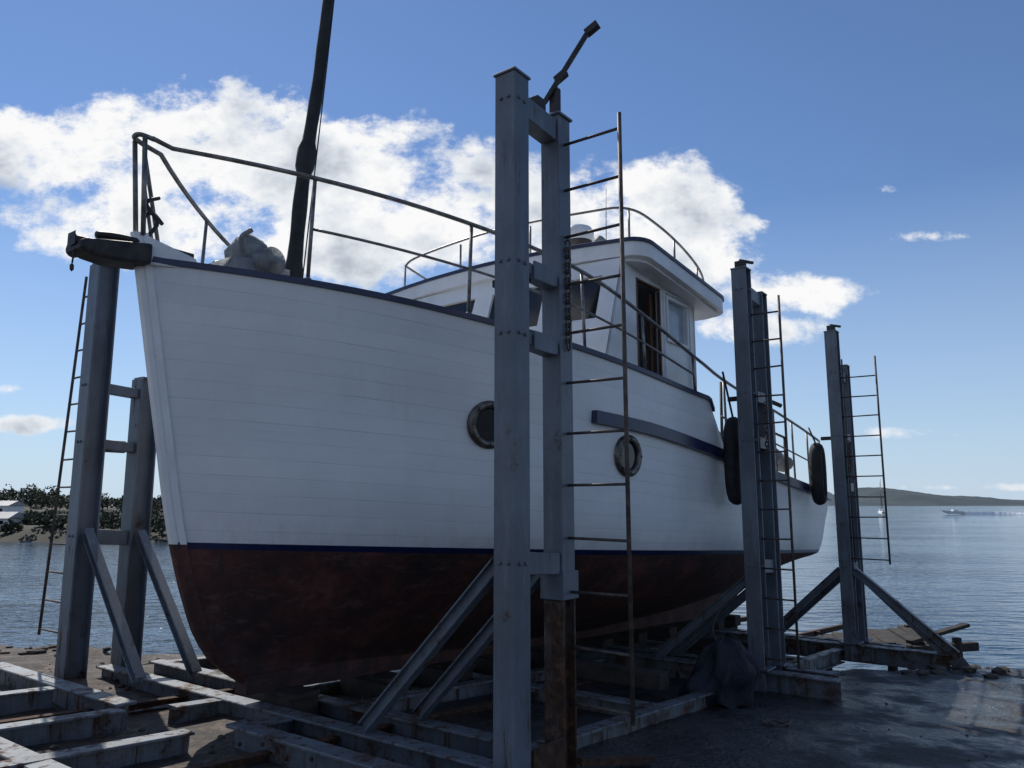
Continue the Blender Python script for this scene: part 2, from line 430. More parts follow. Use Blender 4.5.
for o in fo: mbg.add([fw(o[0],o[2])-nf*.03,fw(o[1],o[2])-nf*.03,fw(o[1],o[3])-nf*.03,fw(o[0],o[3])-nf*.03],[(0,1,2,3)])
for sd_ in (1,-1):
    q=[F(TB,sd_*WS,HB),F(3.1,sd_*WS,HB),F(3.1,sd_*WS,HT),F(TT,sd_*WS,HT)]
    v=q+[p-S*sd_*.05 for p in q];mbw.add(v,[(0,1,2,3),(7,6,5,4),(0,4,5,1),(1,5,6,2),(2,6,7,3),(3,7,4,0)])
    ops=[(3.28,3.82,2.99,4.05),(3.97,4.45,3.56,4.0)] if sd_==1 else [(3.3,3.8,3.5,4.0),(3.97,4.45,3.5,4.0)]
    panel(mbw,lambda a,b,sd_=sd_:F(a,sd_*WS,b),(3.1,TA),(HB,HT),ops,S*sd_)
panel(mbw,lambda a,b:F(TA,a,b),(-WS,WS),(2.0,HT),[(-.4,.3,2.05,3.9)],D)
mbw.out('wheelhouse_walls',M_white2,boat)
mbg.add([F(3.97,-WS+.03,3.5),F(4.45,-WS+.03,3.5),F(4.45,-WS+.03,4.0),F(3.97,-WS+.03,4.0)],[(0,1,2,3)])
mbg.out('wheelhouse_windows',M_glass,boat)
mb=MB();mb.box(F(4.21,WS-.03,3.78),D*.24,S*.005,UP*.22);mb.out('side_window_pane',M_curtain,boat)
mb=MB()
def frame(mb,t0,t1,h0,h1,w,s):
    mb.box(F((t0+t1)/2,s,h1+w/2),D*((t1-t0)/2+w),S*.018,UP*w/2);mb.box(F((t0+t1)/2,s,h0-w/2),D*((t1-t0)/2+w),S*.018,UP*w/2)
    mb.box(F(t0-w/2,s,(h0+h1)/2),D*w/2,S*.018,UP*(h1-h0)/2);mb.box(F(t1+w/2,s,(h0+h1)/2),D*w/2,S*.018,UP*(h1-h0)/2)
frame(mb,3.97,4.45,3.56,4.0,.035,WS+.012)
frame(mb,3.90,4.53,3.02,4.06,.02,WS+.006)
mb.out('window_trim',M_white2,boat,bevel=.004)
mb=MB();frame(mb,3.30,3.80,3.01,4.03,.022,WS-.01)
mb.box(F(3.765,WS-.09,3.5),D*.03,S*.015,UP*.5)
mb.out('door_frame',M_brown,boat,bevel=.004)
mb=MB();mb.box(F(3.85,.0,3.0),D*.8,S*1.5,UP*.02);mb.box(F(3.5,.6,3.35),D*.2,S*.5,UP*.3);mb.box(F(3.5,.9,3.85),D*.03,S*.2,UP*.03)
mb.box(F(3.9,.2,3.5),D*.7,S*.03,UP*.55);mb.out('wheelhouse_interior',M_interior,boat)
mb=MB();mb.box(F((TB+.0+TA)/2,WS+.008,2.965),D*((TA-TB)/2+.0),S*.012,UP*.018);mb.out('cabin_foot_stripe',M_navy,boat)
v=[];f=[];nn=16
for i in range(nn+1):
    k=i/nn;t=4.3+.75*k
    v+= [F(t,hb(t,2.6)-.01,2.3),F(t,hb(t,2.6)-.02,2.35+.62*(1-sst(0,1,k)))]
for i in range(nn): f.append((2*i,2*i+2,2*i+3,2*i+1))
mk('side_coaming',v,f,M_white2,boat,True)
# roof
def outline(inset,dt=0):
    hw=1.86-inset;t0=2.98+inset;t1=5.18-inset;r=.22;pts=[]
    def corner(ct,cs,a0,a1):
        for i in range(7):
            a=R(a0+(a1-a0)*i/6);pts.append((ct+r*math.cos(a),cs+r*math.sin(a)))
    corner(t0+r,-hw+r,270,180)
    for i in range(1,8):
        s=-hw+r+(2*hw-2*r)*i/8;pts.append((t0-.16*(1-(s/(hw-r))**2),s))
    corner(t0+r,hw-r,180,90);corner(t1-r,hw-r,90,0);corner(t1-r,-hw+r,0,-90)
    return pts
def RF(t,s,h): return F(t,s,h-.045*(t-3))
def slab(name,inset,h0,h1,mat,camber=0):
    pts=outline(inset);n=len(pts)
    v=[RF(t,s,h0) for t,s in pts]+[RF(t,s,h1) for t,s in pts];f=[(i,(i+1)%n,(i+1)%n+n,i+n) for i in range(n)]
    f.append(tuple(range(n))[::-1])
    if camber:
        prev=n
        for r_ in (.85,.6,.3):
            st=len(v)
            for t,s in pts: v.append(RF(4.08+(t-4.08)*r_,s*r_,h1+camber*(1-r_*r_)))
            for i in range(n): f.append((prev+i,prev+(i+1)%n,st+(i+1)%n,st+i))
            prev=st
        f.append(tuple(prev+i for i in range(n)))
    else: f.append(tuple(range(n,2*n)))
    return mk(name,v,f,mat,boat)
slab('roof_soffit',.06,4.14,4.17,M_white2)
slab('roof_fascia',.0,4.17,4.315,M_white2)
slab('roof_edge_stripe',-.015,4.315,4.35,M_navy)
slab('roof_top',.02,4.35,4.37,M_white2,.07)
mb=MB()
def rr(off,h):
    return [(3.2,-1.6,h),(3.05,-1.2,h),(2.98,0,h+.03),(3.05,1.2,h),(3.2,1.6,h),(3.7,1.68,h),(4.4,1.68,h-.04),(4.9,1.66,h-.16),(5.08,1.6,h-.42)]
mb.tube(arc([RF(*p) for p in rr(0,4.76)]),.014)
mb.tube(arc([RF(3.2,-1.6,4.76),RF(3.9,-1.68,4.72),RF(4.6,-1.66,4.6),RF(5.08,-1.6,4.34)]),.014)
for t,s in ((3.2,1.6),(4.1,1.68),(4.75,1.66),(3.2,-1.6),(4.1,-1.68),(3.0,.5),(3.0,-.5)):
    mb.tube([RF(t,s,4.35),RF(t,s,4.74 if t<4.5 else 4.64)],.012)
mb.tube([RF(3.6,1.1,4.4),RF(3.62,1.1,5.3)],.005,5);mb.tube([RF(3.7,.35,4.4),RF(3.72,.35,5.2)],.005,5)
mb.out('roof_rail',M_rail,boat,True)
mb=MB();p=RF(3.6,.74,4.42)
mb.lathe(p,UP,[(.05,0),(.05,.24),(.15,.26),(.16,.31)],24);mb.out('radar_base',M_dark,boat,True)
mb=MB();mb.lathe(p,UP,[(.16,.31),(.18,.34),(.18,.41),(.15,.47),(.08,.50),(0,.505)],28);mb.out('radar_dome',M_white2,boat,True)
mb=MB();mb.lathe(RF(3.4,1.15,4.55),-D,[(0,-.1),(.06,-.08),(.08,.06),(.0,.065)],18);mb.tube([RF(3.4,1.15,4.4),RF(3.4,1.15,4.52)],.015);mb.out('searchlight',M_galv,boat,True)
mb=MB();mb.box(F(1.9,0,3.12),D*.45,S*.55,UP*.14);mb.out('deck_hatch',M_white2,boat,bevel=.03)
# aft deck gear
mb=MB()
mb.box(F(6.0,0,2.15),D*.5,S*.6,UP*.3)
mb.out('engine_box',M_white2,boat,bevel=.03)
mb=MB();mb.lathe(F(7.6,.9,2.75),S,[(0,-.25),(.3,-.25),(.3,-.21),(.1,-.2),(.1,.2),(.3,.21),(.3,.25),(0,.25)],28)
mb.box(F(7.6,.9,2.2),D*.2,S*.3,UP*.35);mb.out('pot_hauler',M_galv,boat,False)
mb=MB();mb.tube(arc([F(7.0,1.5,2.2),F(7.0,1.5,3.2),F(7.1,1.6,3.35),F(7.3,1.75,3.3)]),.03,10)
mb.tube([F(6.2,1.3,2.2),F(6.25,1.3,3.5)],.02)
mb.tube([F(8.0,1.3,2.2),F(8.0,1.3,3.3)],.02);mb.tube([F(7.2,1.3,3.1),F(8.8,1.3,3.05)],.02);mb.tube([F(8.8,1.3,2.2),F(8.8,1.3,3.05)],.02);mb.out('davit',M_dark,boat,True)
mb=MB()
for i in range(5):
    mb.blob(F(8.0+.25*i,1.2-.2*(i%2),2.6+.06*(i%3)),.16,.16,.14,2,.2,2,i)
mb.out('net_floats',M_galv,boat,True)
# elongated rubber fenders hung on the port side
def fender(t,s,h,ru,rd,rm):
    mb=MB();c=F(t,s,h);n=40
    pts=[]
    for i in range(n):
        a=2*math.pi*i/n;ca=math.cos(a);sa=math.sin(a)
        pts.append(c+D*rd*math.copysign(abs(ca)**.8,ca)+UP*ru*math.copysign(abs(sa)**.7,sa))
    mb.tube(pts,rm,12,True)
    mb.tube([c+UP*(ru+rm*.5),F(t,s-.1,RH(t))],.012,6)
    mb.out('rubber_fender',M_black,boat,True)
fender(4.70,2.04,2.29,.40,.10,.085);fender(8.25,1.94,2.42,.37,.10,.09)

# ------------------------------------------------------------------ CRADLE
cradle=empty('slipway_cradle')
def frame_tower(t,s,htop,htopb,ties,brace_out=0,brz=1.0,PW=.165,boxy=False,foot=True):
    sg=1 if s>0 else -1
    mb=MB();h0=-.03
    if boxy:
        mb.beam(K(t,s,h0),K(t,s,htop),PW,PW,up=D)
        mb.beam(K(t+.5,s,1.0),K(t+.5,s,htopb),PW-.01,PW-.01,up=D)
    else:
        mb.ibeam(K(t,s,h0),K(t,s,htop),PW,PW,.018,.03,up=D)
        mb.ibeam(K(t+.5,s,h0),K(t+.5,s,htopb),PW,PW,.018,.03,up=D)
    e=PW/2+.002
    for h,th in ties:
        mb.beam(K(t+e,s,h),K(t+.5-e,s,h),.12,th)
    mb.box(K(t,s,htop+.009),D*.088,S*.088,UP*.009);mb.box(K(t+.5,s,htopb+.009),D*.088,S*.088,UP*.009)
    for h,th in ties[1:3]:
        mb.box(K(t+.25,s+sg*.072,h),D*.12,S*.007,UP*.06)
    for h,th in ties:
        for q in (-.03,.03):
            mb.lathe(K(t-PW/2,s+q,h),-D,[(.014,0),(.014,.012),(0,.014)],6)
            mb.lathe(K(t+q,s+sg*PW/2,h),S*sg,[(.014,0),(.014,.012),(0,.014)],6)
    for q in (0,.5):
        mb.ibeam(K(t+q,s-sg*.09,brz),K(t+q,s-sg*1.2,.12),.085,.085,.012,.012)
    if brace_out: mb.ibeam(K(t+.02,s+sg*.09,brz),K(t+.02,s+sg*brace_out,.16),.10,.10,.012,.012)
    if foot:
        mb.box(K(t,s,.19),D*.13,S*.13,UP*.01);mb.box(K(t+.5,s,.191),D*.13,S*.13,UP*.01)
    mb.out('support_tower',M_steel,cradle,bevel=.005)
frame_tower(.12,2.41,4.27,4.22,[(4.10,.15),(3.03,.07),(2.58,.08),(1.22,.13)],0,1.22,.155,True,False)
frame_tower(4.51,2.27,4.38,4.24,[(4.15,.14),(3.0,.08),(2.5,.10),(1.2,.14)],0,1.05)
frame_tower(7.93,2.33,4.50,4.1,[(3.9,.14),(3.0,.08),(2.3,.10),(1.2,.14)],1.25,1.15)
frame_tower(-.12,-2.41,3.86,2.82,[(2.66,.09),(2.12,.09),(1.25,.14)],0,1.3,.20,False,False)
frame_tower(4.51,-2.35,4.1,4.0,[(3.9,.14),(3.0,.08),(2.5,.10)],0,1.1)
frame_tower(7.93,-2.35,4.1,4.0,[(3.9,.14),(3.0,.08),(2.5,.10)],0,1.1)
mb=MB();mb.ibeam(K(.62,2.41,-.02),K(.62,2.41,.998),.145,.145,.018,.03,up=D)
mb.box(K(.37,2.49,.08),D*.16,S*.01,UP*.12)
mb.beam(K(.66,2.52,.05),K(1.15,2.75,.02),.06,.04)
mb.out('rusty_stanchion',M_rusty,cradle,bevel=.003)
mb=MB();mb.box(K(.62,2.41,1.09),D*.088,S*.088,UP*.085);mb.out('splice_plate',M_steel,cradle,bevel=.004)
# latch arms on top
mb=MB()
mb.beam(K(.62,2.41,4.23),K(.62,2.41,4.46),.06,.06,up=D)
mb.beam(K(.56,2.36,4.34),K(.69,2.66,4.86),.028,.032)
mb.beam(K(.685,2.63,4.83),K(.70,2.72,4.88),.05,.05)
mb.beam(K(.60,2.43,4.5),K(.63,2.50,4.56),.05,.05)
mb.box(K(.40,2.41,4.22),D*.05,S*.04,UP*.05)
for t,s,h in ((4.51,2.27,4.40),(7.93,2.33,4.52)):
    mb.box(K(t,s,h+.04),D*.05,S*.05,UP*.04);mb.beam(K(t-.03,s,h+.085),K(t+.12,s+.10,h+.085),.03,.03)
for t,s in ((.3,2.41),(4.7,2.27),(8.1,2.33)):
    mb.beam(K(t,s,3.0),K(t,s-.28,3.0),.05,.05)
mb.out('locking_arm',M_dark,cradle,bevel=.004)
def chain(mb,p,n,L=.04):
    for i in range(n):
        c=Vector(p)-UP*(L*1.3*i);a=D if i%2 else S;k=8
        mb.tube([c+UP*L*math.cos(2*math.pi*j/k)+a*L*.5*math.sin(2*math.pi*j/k) for j in range(k)],.007,5,True)
mb=MB();chain(mb,K(.62,2.50,3.3),14);chain(mb,K(4.7,2.4,2.9),10);chain(mb,K(8.0,2.45,2.9),8)
mb.out('hanging_chain',M_ladder,cradle,True)
# base beams
mb=MB()
def cross(t,s0,s1,h=.02,H=.2,W=.14): mb.ibeam(K(t,s0,h),K(t,s1,h),W,H,.018,.02)
def lon(s,t0,t1,h=.02,H=.185,W=.13): mb.ibeam(K(t0,s,h),K(t1,s,h),W,H,.018,.02)
cross(-.62,-2.75,-.42,.03);cross(-.42,.58,2.75,.03)
cross(.12,-2.3,2.31,-.005);cross(.62,-2.3,2.31,-.006)
cross(4.51,-2.9,3.05,.06,.22,.18);cross(5.01,-2.9,2.9,.06,.2)
cross(7.93,-2.9,3.5,.06,.22,.18);cross(8.43,-2.9,2.9,.06,.2)
cross(-1.6,-2.3,2.2,.006);cross(2.4,-2.2,2.2,-.01);cross(6.2,-2.2,2.2,.02)
for s in (-.35,.5):
    lon(s,-2.9,-.70,.02);lon(s,-.34,.04,-.01);lon(s,.7,4.4,0);lon(s,5.1,7.8)
lon(-2.3,.7,4.4,-.02);lon(2.2,.7,4.4,0);lon(2.2,5.1,7.8);lon(-1.4,-2.9,-.70,.022)
mb.out('base_frame',M_steel_base,cradle,bevel=.005)
mb=MB()
for i in range(9):
    mb.lathe(K(-.495,.75+.23*i,.04+.04*(i%2)),-D,[(0,.0),(.014,.0),(.014,.012),(0,.014)],8)
for t in (4.51,7.93):
    for s in (2.0,1.7,-1.7,-2.0):
        mb.lathe(K(t-.095,s,.08),-D,[(0,.0),(.015,.0),(.015,.014),(0,.016)],8)
mb.out('base_bolts',M_rusty,cradle)
mb=MB()
for i,t in enumerate([.35,1.3,2.2,3.1,4.0,4.8,5.7,6.6,7.5,8.3,9.0]):
    zt=.22-.045*t-(.05-GS*t)
    mb.box(K(t,0,(.16+zt)/2+.0),D*.12,S*.34,UP*max((zt-.16)/2,.02))
    mb.box(K(t+.02,0,.06),D*.14,S*.27,UP*.095)
for t in (2.9,6.0):
    mb.beam(K(t,.9,.2),K(t,2.0,.2),.18,.14)
    mb.beam(K(t,-.9,.2),K(t,-2.0,.2),.18,.14)
mb.out('keel_timbers',M_wood,cradle,bevel=.01)

# ------------------------------------------------------------------ LADDERS
def ladder(t,s,w,h0,h1,step,lean=0,two=True):
    mb=MB();sg=1 if s>0 else -1
    a0=K(t,s+sg*w-lean,h0);a1=K(t,s+sg*w,h1)
    mb.tube([a0,a1],.014,8)
    if two: mb.tube([K(t,s+sg*.11,h0),K(t,s+sg*.11,h1)],.011,8)
    h=h0+.06
    while h<h1:
        k=(h-h0)/(h1-h0);mb.tube([K(t,s+sg*.075,h),K(t,s+sg*w-lean*(1-k),h+random.uniform(-.008,.008))],.010,6);h+=step
    mb.out('steel_ladder',M_ladder,None,True)
ladder(.62,2.41,.50,.33,4.12,.33,two=False)
ladder(4.56,2.27,.38,.22,4.05,.30,two=False)
ladder(7.95,2.33,.55,1.25,4.1,.28)
ladder(-.12,-2.41,.38,.30,3.82,.27,lean=.34,two=False)

# ------------------------------------------------------------------ GROUND
def shoreY(X):
    b=9.0+.10*(X+5) if X>-5 else 9.0-.02*(X+5)
    return b+.35*noise.noise(Vector((X*.5,0,3)))+.18*noise.noise(Vector((X*1.7,0,9)))
def gz(X,Y):
    t=.6*(X+2)+.8*(Y-5.95);t=max(-5,min(t,11))
    z=.05-GS*t
    e=Y-shoreY(X)
    if e>0: z-= min(e*.55+.0,3.2)
    z+=.03*noise.noise(Vector((X*.9,Y*.9,0)))+.014*noise.noise(Vector((X*4,Y*4,5)))
    if e>-1.2 and (X<-4.5 or X>4.8): z+=.05*abs(noise.noise(Vector((X*2.2,Y*2.2,1))))+.03
    return z-.03
xs=list(np.concatenate([[-900,-300,-120,-60,-35,-22],np.arange(-15,16,.16),[20,30,60,120,300,900]]))
ys=list(np.concatenate([[-900,-300,-100,-40,-15,-6,-2],np.arange(0,16,.16),[18,24]]))
v=[(x,y,gz(x,y)) for y in ys for x in xs];nx=len(xs)
f=[(j*nx+i,j*nx+i+1,(j+1)*nx+i+1,(j+1)*nx+i) for j in range(len(ys)-1) for i in range(nx-1)]
m,nt,b=newmat('slipway_ground')
tc=N(nt,'ShaderNodeTexCoord');sp=N(nt,'ShaderNodeSeparateXYZ');nt.links.new(tc.outputs['Object'],sp.inputs[0])
dirt=ramp(nt,noi(nt,5,7,.75),[(.3,(.022,.018,.015)),(.5,(.06,.047,.038)),(.7,(.15,.12,.10))])
conc=ramp(nt,noi(nt,2.2,7,.78),[(.32,(.012,.012,.013)),(.52,(.034,.034,.034)),(.66,(.06,.057,.054)),(.76,(.12,.11,.10))])
xf=mth(nt,'ADD',mth(nt,'MULTIPLY',sp.outputs[0],.35),mth(nt,'MULTIPLY',noi(nt,.9,4,.6),1.2))
side=ramp(nt,xf,[(.0,0.0),(.45,1.0)])
vo=N(nt,'ShaderNodeTexVoronoi');vo.inputs['Scale'].default_value=26;nt.links.new(tc.outputs['Object'],vo.inputs['Vector'])
peb=ramp(nt,vo.outputs['Color'],[(0,.5),(1,1.6)])
mm=N(nt,'ShaderNodeMix',data_type='RGBA',blend_type='MULTIPLY');mm.inputs[0].default_value=.85;nt.links.new(dirt,mm.inputs[6]);nt.links.new(peb,mm.inputs[7])
nt.links.new(mix(nt,side,mm.outputs[2],conc),b.inputs['Base Color'])
wet=ramp(nt,noi(nt,1.3,5,.65),[(.43,.20),(.57,.75)])
nt.links.new(mix(nt,side,(.85,.85,.85),wet),b.inputs['Roughness'])
hgt=mth(nt,'ADD',mth(nt,'MULTIPLY',vo.outputs['Distance'],-.3),noi(nt,9,6,.75))
bump(nt,b,hgt,.8,.04)
mk('ground',v,f,m,None,True)
slip=MB()
for s in (-.9,.95): slip.ibeam(K(-6,s,-.02),K(13,s,-.02),.07,.09,.015,.02)
slip.out('slipway_rails',M_rusty)
mb=MB()
for i in range(480):
    X=random.choice([random.uniform(-13,-4.2),random.uniform(4.5,14)]);Y=shoreY(X)+random.gauss(.1,.45)
    r=random.uniform(.025,.085)*(1 if random.random()<.93 else 1.7)
    mb.blob((X,Y,gz(X,Y)+r*.2),r*random.uniform(.8,1.5),r*random.uniform(.8,1.5),r*.6,1,.5,1.5,i)
for i in range(420):
    X=random.uniform(-9,-.5);Y=random.uniform(4.5,8.8);r=random.uniform(.008,.03)
    mb.blob((X,Y,gz(X,Y)+r*.3),r,r*1.3,r*.7,1,.4,1.5,i)
for i in range(260):
    X=random.uniform(.5,8);Y=random.uniform(4.6,9.8);r=random.uniform(.004,.013)
    mb.blob((X,Y,gz(X,Y)+r*.3),r,r*1.3,r*.7,1,.4,1.5,i)
mb.out('shore_rocks',mottled('shore_rock',(.022,.019,.016),(.085,.072,.06),6,.9,.5))

# tarp bundle draped at the middle tower
c=K(3.55,2.25,.0)
v=[];f=[];nA=72;nH=34
for j in range(nH+1):
    k=j/nH
    for i in range(nA):
        a=2*math.pi*i/nA
        r=.10+.15*(1-k)**.8+.06*math.sin(math.pi*k)
        r*=1+(.16*math.sin(a*7+4*k)+.10*math.sin(a*13-6*k+1))*(.4+.6*(1-k))+.35*noise.noise(Vector((math.cos(a)*1.3,math.sin(a)*1.3,k*2.5)))
        if k>.93: r*=(1-k)/.07+.02
        v.append(c+Vector((math.cos(a)*r*1.15+.05*k,math.sin(a)*r*.9,-.02+.56*k+.05*noise.noise(Vector((math.cos(a)*2,math.sin(a)*2,k*4))))))
for j in range(nH):
    for i in range(nA): f.append((j*nA+i,j*nA+(i+1)%nA,(j+1)*nA+(i+1)%nA,(j+1)*nA+i))
tarp=empty('tarpaulin_bundle')
mk('cloth',v,f,M_bag,tarp,True)
mb=MB();mb.tube(arc([c+Vector((-.02,0,.5)),c+Vector((-.06,.02,.62)),c+Vector((.02,.08,.78))]),.012);mb.out('lashing',M_black,tarp,True)
mb=MB();c=Vector((2.15,6.6,gz(2.15,6.6)))
mb.tube(arc([c+Vector((math.cos(a)*.10*(1+.2*math.sin(3*a)),math.sin(a)*.07,.015+.01*math.sin(5*a))) for a in [i*.5 for i in range(22)]],3),.009,6)
mb.out('rope_coil',M_ladder,None,True)
# old timber jetty on the shore
mb=MB();jet=Vector((6.6,13.2,-1.12))
for i in range(9):
    mb.beam(jet+Vector((-1.6+.25*i,-.6+.1*i,.42+.03*math.sin(i*3))),jet+Vector((-1.2+.25*i,1.1+.1*i,.42+.03*math.sin(i*5))),.2,.06)
mb.beam(jet+Vector((-1.8,-.5,.34)),jet+Vector((1.3,.45,.34)),.14,.14);mb.beam(jet+Vector((-1.4,1.0,.34)),jet+Vector((1.2,1.9,.34)),.14,.14)
for a in ((-1.6,-.45),(-.4,-.1),(.9,.3),(-1.2,1.0),(.8,1.7)): mb.tube([jet+Vector((a[0],a[1],-1.2)),jet+Vector((a[0],a[1],.5))],.08,8)
mb.beam(jet+Vector((-.1,-.1,.5)),jet+Vector((1.2,.5,.68)),.14,.06)
mb.out('timber_jetty',M_wood,None,False,.01)

# ------------------------------------------------------------------ WATER
WZ=-1.3
m,nt,b=newmat('sea_water');b.inputs['Base Color'].default_value=(.008,.03,.06,1);b.inputs['Roughness'].default_value=.06;b.inputs['IOR'].default_value=1.33
w1=noi(nt,1.0,2,.5,map_scale=(.9,2.0,1));w2=noi(nt,6,2,.5,map_scale=(.6,1.4,1));w3=noi(nt,.05,2,.5,map_scale=(1,2.5,1))
hh=mth(nt,'ADD',mth(nt,'MULTIPLY',w1,1.0),mth(nt,'MULTIPLY',w2,.25))
hh=mth(nt,'MULTIPLY',hh,ramp(nt,w3,[(.35,.45),(.65,1.0)]))
bump(nt,b,hh,1.0,.16)
mk('water',[(-9000,7,WZ),(9000,7,WZ),(9000,14000,WZ),(-9000,14000,WZ)],[(0,1,2,3)],m)

# ------------------------------------------------------------------ FAR SHORES
M_land=mottled('bank_scrub',(.012,.015,.008),(.032,.03,.018),.8,.9,.5)
def terrain(name,mat,X0,X1,Y0,Y1,nx,ny,fn):
    v=[];f=[]
    for j in range(ny+1):
        for i in range(nx+1):
            X=X0+(X1-X0)*i/nx;Y=Y0+(Y1-Y0)*j/ny;v.append((X,Y,fn(X,Y,i/nx,j/ny)))
    for j in range(ny):
        for i in range(nx): a=j*(nx+1)+i;f.append((a,a+1,a+nx+2,a+nx+1))
    return mk(name,v,f,mat,None,True)
def bank(X,Y,a,c_):
    e=sst(0,.08,c_)*1.5+.9*sst(.1,.6,c_)+1.6*sst(.55,1,c_)*sst(-50,-85,X)
    e*=sst(1.0,.9,a) if a>.9 else 1
    return WZ-.4+e+.3*noise.noise(Vector((X*.15,Y*.15,0)))+.2*noise.noise(Vector((X*.6,Y*.6,0)))
terrain('far_bank',M_land,-150,-8,60,130,180,60,bank)
def foliage(name,centres,mat,n,sz):
    v=[];f=[]
    for (c,r,h) in centres:
        lobes=[(Vector((random.gauss(0,.45)*r,random.gauss(0,.45)*r,h*random.uniform(.4,.85))),random.uniform(.35,.6)) for _ in range(6)]
        for _ in range(n):
            lc,lr=random.choice(lobes);d=Vector((random.gauss(0,1),random.gauss(0,1),random.gauss(0,1))).normalized()*random.uniform(.6,1)
            p=Vector(c)+lc+Vector((d.x*r*lr,d.y*r*lr,d.z*h*lr*.6))
            if p.z<c[2]-.1: p.z=c[2]+random.random()*.3
            a=Vector((random.gauss(0,1),random.gauss(0,1),random.gauss(0,1))).normalized()*sz*random.uniform(.6,1.3);bb=a.orthogonal().normalized()*sz*.7
            k=len(v);v+=[p-a-bb,p+a-bb,p+a+bb,p-a+bb];f.append((k,k+1,k+2,k+3))
        k=len(v);rr_=.08
        v+=[Vector(c)+Vector(q) for q in ((-rr_,0,-.3),(rr_,0,-.3),(rr_*.5,0,h*.7),(-rr_*.5,0,h*.7))];f.append((k,k+1,k+2,k+3))
    return mk(name,v,f,mat)
M_fol=mottled('dark_foliage',(.022,.03,.014),(.06,.07,.035),.7,.8,0)
cs=[]
for i in range(90):
    X=random.uniform(-62,-22);Y=random.uniform(63,80);cs.append(((X,Y,bank(X,Y,.5,(Y-60)/70)-.15),random.uniform(.8,1.7),random.uniform(.6,1.25)))
for i in range(130):
    X=random.uniform(-105,-40);Y=random.uniform(100,128);k=sst(-40,-80,X);cs.append(((X,Y,bank(X,Y,.5,(Y-60)/70)-.1),random.uniform(1.2,2.0),random.uniform(1.2,1.8)+1.8*k*random.random()))
foliage('distant_trees',cs,M_fol,170,.13)
def house(X,Y,w,d_,h,mw,mr):
    z=bank(X,Y,.5,(Y-60)/70)-.1;e=empty('white_house')
    mb=MB();mb.box((X,Y,z+h/2),Vector((w/2,0,0)),Vector((0,d_/2,0)),UP*h/2);mb.out('walls',mw,e)
    mb=MB();o=.25;mb.add([(X-w/2-o,Y-d_/2-o,z+h),(X+w/2+o,Y-d_/2-o,z+h),(X+w/2+o,Y+d_/2+o,z+h),(X-w/2-o,Y+d_/2+o,z+h),(X-w/2-o,Y,z+h+.55),(X+w/2+o,Y,z+h+.55)],[(0,1,5,4),(2,3,4,5),(0,4,3),(1,2,5),(0,3,2,1)]);mb.out('roof',mr,e)
    mb=MB()
    for k in (-.3,0,.3): mb.box((X+k*w,Y-d_/2-.01,z+h*.55),Vector((w*.07,0,0)),Vector((0,.02,0)),UP*h*.2)
    mb.out('windows_and_door',M_glass,e)
M_roof=mottled('grey_roof',(.22,.23,.24),(.34,.34,.35),2,.6,0)
house(-44.5,68,2.6,2.2,.75,M_white2,M_roof);house(-49.5,71,2.0,2.0,.9,M_white2,M_roof);house(-58,88,4,3,1.2,M_white2,M_roof)
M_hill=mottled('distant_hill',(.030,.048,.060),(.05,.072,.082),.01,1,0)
def hill(X,Y,a,c_):
    prof=46*math.exp(-((X-1050)/120)**2)+26*math.exp(-((X-1260)/170)**2)+14*math.exp(-((X-830)/150)**2)+12*math.exp(-((X-1550)/220)**2)
    return WZ-1.5+(prof+5*noise.noise(Vector((X*.02,Y*.01,0)))+2*noise.noise(Vector((X*.09,Y*.05,0))))*math.sin(math.pi*min(c_*1.2,1)*.5 if c_<.84 else math.pi*.5*(1-c_)/.16)
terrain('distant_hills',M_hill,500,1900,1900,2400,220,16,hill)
def hill2(X,Y,a,c_): return WZ-2+(40+20*noise.noise(Vector((X*.002,0,4))))*math.sin(math.pi*c_)*sst(0,.1,a)*sst(1,.9,a)
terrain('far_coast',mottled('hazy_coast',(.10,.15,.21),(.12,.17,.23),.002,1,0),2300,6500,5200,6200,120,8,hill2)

# moored yacht
ya=empty('moored_yacht');yx,yy=102.5,216
v=[];f=[]
for i in range(13):
    k=i/12;w=1.25*math.sin(math.pi*min(.12+k*.95,1)) if k<.98 else .05
    t=-4+8*k
    for s,h in ((0,-.4),(w*.75,.0),(w,.95+.2*k),(0,1.1+.2*k),(-w,.95+.2*k),(-w*.75,0)): v.append((yx+t*.35+s*.9,yy+t*.9-s*.35,WZ+h))
for i in range(12):
    for k in range(6): f.append((i*6+k,i*6+(k+1)%6,i*6+6+(k+1)%6,i*6+6+k))
f+=[tuple(range(6)),tuple(range(72,78))]
mk('hull',v,f,M_white2,ya,True)
mb=MB();mb.box((yx,yy,WZ+1.4),Vector((.5,1.2,0)),Vector((.7,-.3,0)),UP*.3);mb.out('cabin',M_white2,ya,bevel=.08)
mb=MB();mb.tube([(yx+.3,yy+.8,WZ+1),(yx+.3,yy+.8,WZ+10)],.13,8);mb.tube([(yx+.3,yy+.8,WZ+2.2),(yx-1,yy-2.6,WZ+2.3)],.16,8)
mb.tube([(yx+.3,yy+.8,WZ+9.9),(yx+1.4,yy+3.6,WZ+1.2)],.04,5);mb.tube([(yx+.3,yy+.8,WZ+9.9),(yx-1.4,yy-3.6,WZ+1.1)],.04,5)
mb.tube([(yx-.4,yy+.8,WZ+6.5),(yx+1.0,yy+.8,WZ+6.5)],.04,5);mb.out('mast_and_rigging',M_rail,ya,True)
sb=empty('motor_boat');bx,by=131,232
